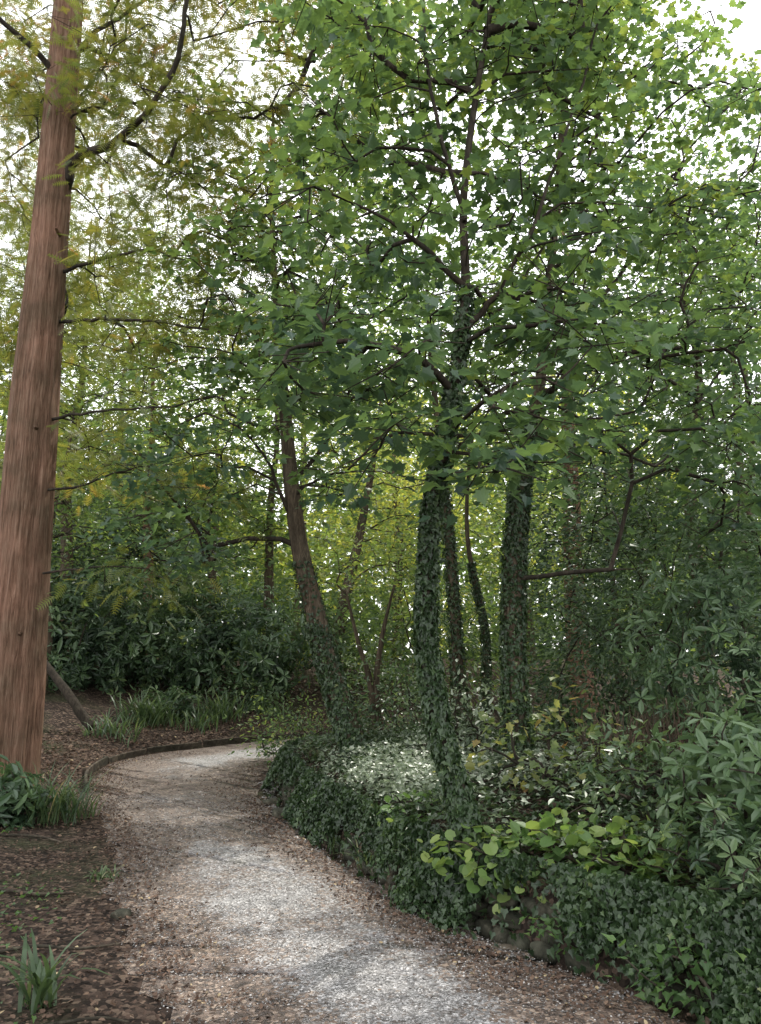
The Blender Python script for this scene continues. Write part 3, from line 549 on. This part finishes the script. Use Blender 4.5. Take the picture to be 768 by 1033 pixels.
# ------------------------------------------------------------------ shrubs
def shrub(name, label, px, py, Y, rad, n_, tm, size, mat, tint=.5, cat='shrub', stems=9, seed=1, stemmat='darkbark', per=1, spread=.12):
    c = at(px, py, Y); g0 = H(c[0], c[1]); base = np.array([c[0], c[1], g0])
    rad = np.array(rad); c[2] = max(c[2], g0+.55*rad[2]); e = empty(name, base, label, cat); ph = rng.random(6)*6.28
    dv = nrmz(rng.normal(size=(n_, 3))); rr2 = .5+.5*rng.random(n_)**.55
    lump = 1+.26*np.sin(4*dv[:, 0]+ph[0])*np.sin(3*dv[:, 2]+ph[1])+.2*np.sin(7*dv[:, 1]+6*dv[:, 0]+ph[2])+.14*rng.normal(size=n_)
    C = c+dv*rad*(rr2*lump)[:, None]
    lo = height(C[:, 0], C[:, 1]); k = C[:, 2] > lo+.04; C, dv, lump = C[k], dv[k], lump[k]
    lm = LM(); tms = tm if isinstance(tm, list) else [tm]
    Cl = np.repeat(C, per, 0); dl = np.repeat(dv, per, 0); Cl = Cl+rng.normal(0, spread, Cl.shape)*(per > 1)
    sel = rng.integers(0, len(tms), len(Cl))
    tcl = np.repeat(tint+.6*(lump-1)+rng.normal(0, .12, len(C)), per)
    for q_, t__ in enumerate(tms):
        m = sel == q_; N_ = m.sum()
        if isinstance(tm, list): ax = rng.normal(0, 1, (N_, 3)); nr = dl[m]*.8+[0, 0, .6]+rng.normal(0, .55, (N_, 3)); ax = ax-(ax*nrmz(nr)).sum(1, keepdims=True)*nrmz(nr)
        else: ax = dl[m]*[1, 1, .4]+rng.normal(0, .5, (N_, 3))+[0, 0, -.15]; nr = dl[m]*.4+[0, 0, .9]+rng.normal(0, .4, (N_, 3))
        lm.add(t__, Cl[m], ax, nr, rng.uniform(.5, 1.3, N_)*size, tcl[m]+rng.normal(0, .12, N_))
    lm.build('foliage', M[mat], e, base)
    if stems:
        tp = np.linspace(base-[0, 0, .05], base+[0, 0, .08], 3); tr = np.full(3, .02)
        pick = C[rng.permutation(len(C))[:stems*6]]
        build_branches(grow(tp, tr, .3, [], pick, .0045, seed=seed, twigs=0, step=.3), 'stem', M[stemmat], e, base, 5)
    return e
# left side
shrub('laurel_bush', 'glossy broad leaved bush at the foot of the redwood, left edge', 2, 842, 7.4, (.36, .4, .34), 180, WH, .14, 'bluish', .45, seed=41)
shrub('rhododendron_bush', 'wide dark rhododendron beyond the path bend', 215, 655, 18, (2.7, 1.8, 1.6), 2600, WH, .17, 'rhodo', .6, seed=42)
shrub('rhododendron_bush', 'dark rhododendron just right of the redwood trunk', 85, 645, 16.5, (1.7, 1.5, 1.8), 2000, WH, .16, 'rhodo', .6, seed=43)
shrub('rhododendron_bush', 'tall dark bush far left, behind the leaning dead log', 110, 580, 22, (3, 2, 2.6), 1800, WH, .24, 'rhodo', .6, seed=44)
shrub('hazel_bush', 'pale green bush right of the path bend under the leaning sycamore', 300, 745, 11.6, (.8, .6, .5), 600, OVAL, .07, 'bgleaf', .4, seed=45, per=3)
shrub('holly_bush', 'dark bush beneath the leaning sycamore, right of its foot', 400, 716, 13.5, (1.0, .9, .9), 900, OVAL, .1, 'rhodo', .75, seed=46, per=3)
shrub('holly_bush', 'mid green bush far back behind the leaning trunk', 340, 655, 20, (2.6, 1.6, 1.6), 1300, OVAL, .15, 'bgleaf', .5, seed=47, per=3)
shrub('holly_bush', 'loose grey green bush far back between the ivy trunks', 430, 635, 18, (2.2, 1.5, 2.0), 1500, OVAL, .14, 'bgleaf', .42, seed=48, per=3)
shrub('holly_bush', 'leafy bush far back right of the upright sycamore', 600, 600, 19, (3.0, 1.5, 2.8), 1700, OVAL, .15, 'bgleaf', .35, seed=50, per=3)
shrub('spotted_laurel', 'sunlit pale bush between the curving and upright sycamores', 487, 735, 8.4, (.46, .4, .48), 460, OVAL, .08, 'pale', .35, seed=49, per=2)
shrub('small_shrub', 'small dark shrub among the strap leaves behind the timber edging', 172, 728, 15.4, (.5, .4, .35), 240, WH, .12, 'rhodo', .6, seed=63, stems=4)
shrub('small_shrub', 'low leafy bush right of the strap leaves before the path bend', 250, 726, 16.6, (.6, .4, .4), 280, OVAL, .1, 'rhodo', .8, seed=64, stems=4, per=3)
# right side
shrub('rhododendron_bush', 'near rhododendron with whorled leaves at the right edge', 760, 800, 4.8, (.45, .5, .5), 280, WH, .11, 'bluish', .75, seed=51)
shrub('rhododendron_bush', 'big evergreen bush at the right edge above the near rhododendron', 740, 650, 6.9, (.95, .8, 1.0), 1250, WH, .085, 'bluish', .65, seed=52)
shrub('viburnum_bush', 'tall airy evergreen reaching high up the right edge', 745, 530, 8.2, (.95, .8, 1.3), 1300, OVAL, .085, 'bluish', .85, seed=61, per=3)
shrub('yew_bush', 'tall dark shrub behind the right hand bank', 670, 590, 9.4, (1.5, 1.1, 1.9), 2300, OVAL, .08, 'rhodo', .7, seed=53, per=4)
shrub('yew_bush', 'dark shrub filling the gap right of the upright sycamore', 600, 675, 11, (1.2, 1.0, 1.3), 1300, OVAL, .095, 'rhodo', .7, seed=54, per=4)
shrub('laurel_bush', 'low laurel on the bank below the big evergreen bush', 660, 830, 5.5, (.55, .45, .35), 420, OVAL, .08, 'rhodo', .85, seed=55, per=3)
shrub('laurel_bush', 'small laurel low at the bottom right corner', 735, 915, 4.2, (.36, .35, .3), 210, WH, .07, 'rhodo', .8, seed=56)
shrub('hydrangea_bush', 'yellowing sparse shrub right of the curving sycamore', 555, 765, 6.2, (.68, .45, .42), 130, MAPLE, .075, 'yellow', .45, seed=57, stems=8, per=3, spread=.1)
shrub('leafy_plant', 'broad patch of bright round leaves on the bank near the curving sycamore', 565, 868, 4.95, (.72, .34, .19), 560, ROUND, .078, 'bright', .6, cat='plant', seed=58, stems=4)
shrub('leafy_plant', 'smaller patch of round leaves further right on the bank', 645, 890, 4.65, (.42, .25, .16), 230, ROUND, .07, 'bright', .55, cat='plant', seed=59, stems=4)
shrub('leafy_plant', 'round leaved plant at the wall top left of the curving sycamore', 420, 845, 5.9, (.3, .2, .12), 130, ROUND, .055, 'bright', .4, cat='plant', seed=65, stems=3)
shrub('bramble', 'small bramble with mid green leaves at the wall foot, right of the rounded stone', 590, 950, 4.3, (.3, .13, .12), 130, IVY, .05, 'bright', .2, cat='plant', seed=60, stems=3)
shrub('bramble', 'trailing bramble over the wall at the bottom right corner', 720, 985, 3.75, (.4, .16, .2), 260, IVY, .05, 'bright', .12, cat='plant', seed=62, stems=3)
# brown dry thicket
def thicket(label, px0, px1, pyb, Y, hgt, n_):
    c = at((px0+px1)/2, pyb, Y); base = np.array([c[0], c[1], H(c[0], c[1])]); e = empty('dry_thicket', base, label, 'thicket'); lm = LM()
    for k in range(n_):
        p = at(rng.uniform(px0, px1), pyb, Y+rng.normal(0, .2)); p[2] = H(p[0], p[1]); q = p+[rng.normal(0, .12), rng.normal(0, .1), hgt*rng.uniform(.6, 1.1)]
        S = spline(np.array([p, (p+q)/2+rng.normal(0, .03, 3), q]), 6); V_, Q_ = tube(S, np.linspace(.008, .003, 6), 5, None, cap=False); lm.raw(V_, Q_)
    lm.build('stems', M['drystem'], e, base, True)
thicket('thicket of dry brown upright stems behind the right hand laurels', 600, 725, 775, 7.0, .62, 200)
# many stemmed brown tree
def stems_bush(label, stems_, Y, crown_t):
    b0 = at(*stems_[0][0], Y); base = np.array([b0[0], b0[1], H(b0[0], b0[1])]); e = empty('coppiced_tree', base, label, 'tree'); allp = []
    for st in stems_:
        P = np.array([at(px, py, Y) for px, py in st]); P[0, 2] = H(P[0, 0], P[0, 1])-.05; S = spline(P, 20); V_, Q_ = tube(S, np.linspace(.07, .022, 20), 10, rough(3)); lm = LM(); lm.raw(V_, Q_); lm.build('stem', M['bark'], e, base, True); allp.append(S)
    T = np.vstack([ell(p[-1]+[0, 0, .7], (1.1, 1, .9), 12) for p in allp]); lm = LM(); cloud(lm, OVAL, T, 40, .5, .3, .12, crown_t); lm.build('crown', M['bgleaf'], e, base)
    build_branches(grow(allp[0], np.linspace(.07, .022, 20), .5, [], T, .005, seed=4, twigs=1), 'branch', M['bark'], e, base, 5)
stems_bush('brown many stemmed small tree between the leaning and curving trunks', [[(382, 738), (374, 690), (362, 650), (350, 600)], [(384, 738), (380, 690), (386, 640), (398, 590)]], 13.2, .7)
# ------------------------------------------------------------------ grass and strap leaved clumps
def clump(label, px, py, Y, n_, L, wd, tint=.5, name='grass_clump', spread=.08, arch=.8):
    c = at(px, py, Y); base = np.array([c[0], c[1], H(c[0], c[1])]); lm = LM(); S = 7; s = np.linspace(0, 1, S)
    for k in range(n_):
        an = rng.random()*6.283; dv = np.array([math.cos(an), math.sin(an)]); p = base[:2]+np.clip(rng.normal(0, spread, 2), -1.8*spread, 1.8*spread); l = L*rng.uniform(.6, 1.15); ar = arch*rng.uniform(.4, 1.2)
        r_ = l*(.25*s+.55*ar*s**2); z_ = l*(s*.95-.55*ar*s**2.4); zg = H(p[0], p[1]) if spread > .1 else base[2]
        ctr = np.column_stack([p[0]+dv[0]*r_, p[1]+dv[1]*r_, zg-.01+z_]); sd = np.array([-dv[1], dv[0], 0])*wd*rng.uniform(.7, 1.2); ww = (np.sin(np.pi*(.18+.8*s))**.7)[:, None]
        V_ = np.vstack([ctr+sd*ww, ctr-sd*ww]); j_ = np.arange(S-1); lm.raw(V_, np.stack([j_, j_+1, S+j_+1, S+j_], 1), float(np.clip(tint+rng.normal(0, .18), 0, 1)))
    tag(lm.build(name, M['grass'], None, base), label, 'grass clump' if name == 'grass_clump' else 'plant')
clump('strap leaved plant at the bottom left corner', 38, 1030, 3.75, 34, .42, .011, .4, 'strap_leaved_plant', .04)
clump('full grass tuft right of the redwood foot', 50, 850, 7.6, 170, .68, .007, .45, spread=.15)
clump('smaller grass tuft nearer the path than the redwood', 75, 842, 7.9, 50, .35, .006, .55, spread=.12)
spots = [(112, 752, 13.2, .55, 90, 'strap leaved clump behind the timber edging, leftmost'), (148, 738, 14.6, .8, 190, 'tallest strap leaved clump behind the timber edging'), (196, 742, 14.7, .5, 90, 'strap leaved clump behind the middle of the timber edging'), (226, 735, 15.6, .7, 150, 'strap leaved clump behind the timber edging, second from right'), (268, 735, 16.2, .5, 70, 'strap leaved clump behind the timber edging, rightmost')]
for px, py, Y, L, n_, lab in spots: clump(lab, px, py, Y, n_, L, .013, .4, 'strap_leaved_plant', .24)
for px, py, Y, L, lab in [(342, 862, 6.7, .24, 'pale grass tuft at the right path edge beside the ivy'), (375, 880, 6.1, .26, 'grass tuft at the path edge, just nearer than the pale one'), (425, 905, 5.4, .2, 'small tuft at the path edge below the curving sycamore'), (610, 975, 4.25, .14, 'small weed tuft at the path edge, bottom right'), (735, 1020, 3.75, .16, 'weed tuft at the bottom right corner'), (105, 905, 5.8, .12, 'low green tuft on the soil left of the path'), (320, 790, 9.5, .3, 'grass tuft on the bank corner before the leaning sycamore'), (290, 795, 9.4, .25, 'grass tuft hanging over the bank corner by the dark gap')]:
    clump(lab, px, py, Y, 55, L, .006, .62, spread=.055, arch=1.0)
# small weeds over the left soil
lm = LM(); x = rng.uniform(-4.5, -.8, 7000); y = rng.uniform(3.2, 9, 7000); e = -sdist(x, y, PLS)
cl = np.sin(2.3*x+1)*np.sin(1.7*y)+rng.normal(0, .3, len(x)); k = (e > .35) & (cl > .4); x, y = x[k], y[k]; N = len(x)
lm.add(IVY, np.column_stack([x, y, height(x, y)+.03+.04*rng.random(N)]), rng.normal(0, 1, (N, 3))*[1, 1, .4], np.array([0, 0, 1])+rng.normal(0, .4, (N, 3)), rng.uniform(.02, .04, N), .1+rng.normal(0, .2, N))
tag(lm.build('low_weeds', M['bright']), 'low green weeds scattered over the soil left of the path', 'weeds', kind='stuff')
# ------------------------------------------------------------------ edging, logs, stones, twigs
ED = spline(PL, 400); ED = ED[(ED[:, 1] > 9.2) & (ED[:, 1] < 15.6) & (ED[:, 0] < .2)]
ED = ED+np.array([-.03, .02]); b0 = np.array([ED[0, 0], ED[0, 1], 0]); e = empty('timber_edging', b0, 'curved thin dark timber edging along the outer bend of the path', 'path edging')
parts = np.array_split(np.arange(len(ED)), 6)
for q_ in parts:
    S = ED[q_[0]:q_[-1]+1]; d = nrmz(np.gradient(S, axis=0)); nn2 = np.column_stack([-d[:, 1], d[:, 0]]); h1, h2 = .095+rng.normal(0, .012), .1+rng.normal(0, .012); L_ = len(S); ht = np.linspace(h1, h2, L_)
    prof = [(-.018, -.05), (.018, -.05), (.018, None), (.008, None), (-.008, None), (-.018, None)]
    ring = []
    for o_, z_ in prof:
        zz_ = np.full(L_, z_) if z_ is not None else ht+(.008 if abs(o_) < .01 else 0)
        ring.append(np.column_stack([S+nn2*o_, zz_]))
    V_ = np.stack(ring, 1).reshape(-1, 3); K = 6; i_ = np.arange(L_-1)[:, None]*K; j_ = np.arange(K)[None]; Q_ = np.stack([i_+j_, i_+(j_+1) % K, i_+K+(j_+1) % K, i_+K+j_], -1).reshape(-1, 4)
    Q_ = np.vstack([Q_, [[0, 1, 2, 3], [0, 3, 4, 5]], np.array([[0, 1, 2, 3], [0, 3, 4, 5]])+(L_-1)*K]); lm = LM(); lm.raw(V_, Q_); lm.build('board', M['timber'], e, b0)
    pg = S[-1]+nn2[-1]*.045; P = np.array([[pg[0], pg[1], -.1], [pg[0], pg[1], .08], [pg[0]+.005, pg[1], .13]]); V_, Q_ = tube(P, np.array([.024, .024, .022]), 8); lm = LM(); lm.raw(V_, Q_); lm.build('peg', M['timber'], e, b0)
def log(name, label, pts, r0_, r1_, mat='darkbark', cat='log', ref=(0, 0, 1)):
    S = spline(np.array(pts), 24); V_, Q_ = tube(S, np.linspace(r0_, r1_, 24), 14, rough(5, .06), ref); lm = LM(); lm.raw(V_, Q_); tag(lm.build(name, M[mat], None, tuple(S[0]), True), label, cat)
log('dead_log', 'dark dead log leaning behind the redwood trunk', [at(92, 735, 13.2), at(70, 702, 13.3), at(42, 664, 13.6)], .085, .06)
def g3(x, y, dz=0): return np.array([x, y, H(x, y)+dz])
for pts, r_, lab in [([(-2.1, 4.3), (-1.9, 4.42), (-1.65, 4.4), (-1.45, 4.5)], .011, 'thin fallen stick on the soil, bottom left'), ([(-2.6, 5.4), (-2.3, 5.3), (-2.05, 5.36)], .014, 'short fallen branch on the soil left of the path'), ([(-1.5, 3.5), (-1.25, 3.62), (-1.1, 3.6)], .009, 'small twig near the bottom left strap plant'), ([(-3.4, 6.7), (-3.0, 6.8), (-2.7, 6.7)], .013, 'fallen branch below the redwood foot')]:
    log('fallen_branch', lab, [g3(px, py, .02) for px, py in pts], r_, r_*.5, 'timber', 'branch')
def stone(label, px, py, Y, sc_, mat='stone', seed=1):
    c = at(px, py, Y); z0 = H(c[0], c[1]); v, f = stone_geo(seed, 3); an = seed*1.3; v = v*np.array(sc_); v = np.column_stack([v[:, 0]*math.cos(an)-v[:, 1]*math.sin(an), v[:, 0]*math.sin(an)+v[:, 1]*math.cos(an), v[:, 2]]); b_ = np.array([c[0], c[1], z0]); lm = LM(); lm.raw(v+b_+[0, 0, sc_[2]*.35], f); tag(lm.build('stone', M[mat], None, tuple(b_), True), label, 'stone')
stone('rounded brown stone at the wall foot on the right path edge', 508, 953, 4.48, (.11, .08, .065), 'paleston', 3)
stone('dark stone in the gutter left of the rounded brown stone', 455, 930, 4.95, (.1, .07, .055), 'stone', 8)
stone('pale flat stone at the path edge beside the bank corner', 283, 822, 7.95, (.1, .08, .05), 'stone', 4)
stone('smaller pale stone just beyond the flat one at the path edge', 275, 808, 8.6, (.1, .07, .04), 'stone', 5)
stone('small pale stone at the path edge nearest the dark gap', 298, 835, 7.4, (.06, .05, .035), 'stone', 6)
stone('grey stone half buried in the soil left of the path', 122, 940, 5.0, (.07, .05, .03), 'stone', 7)
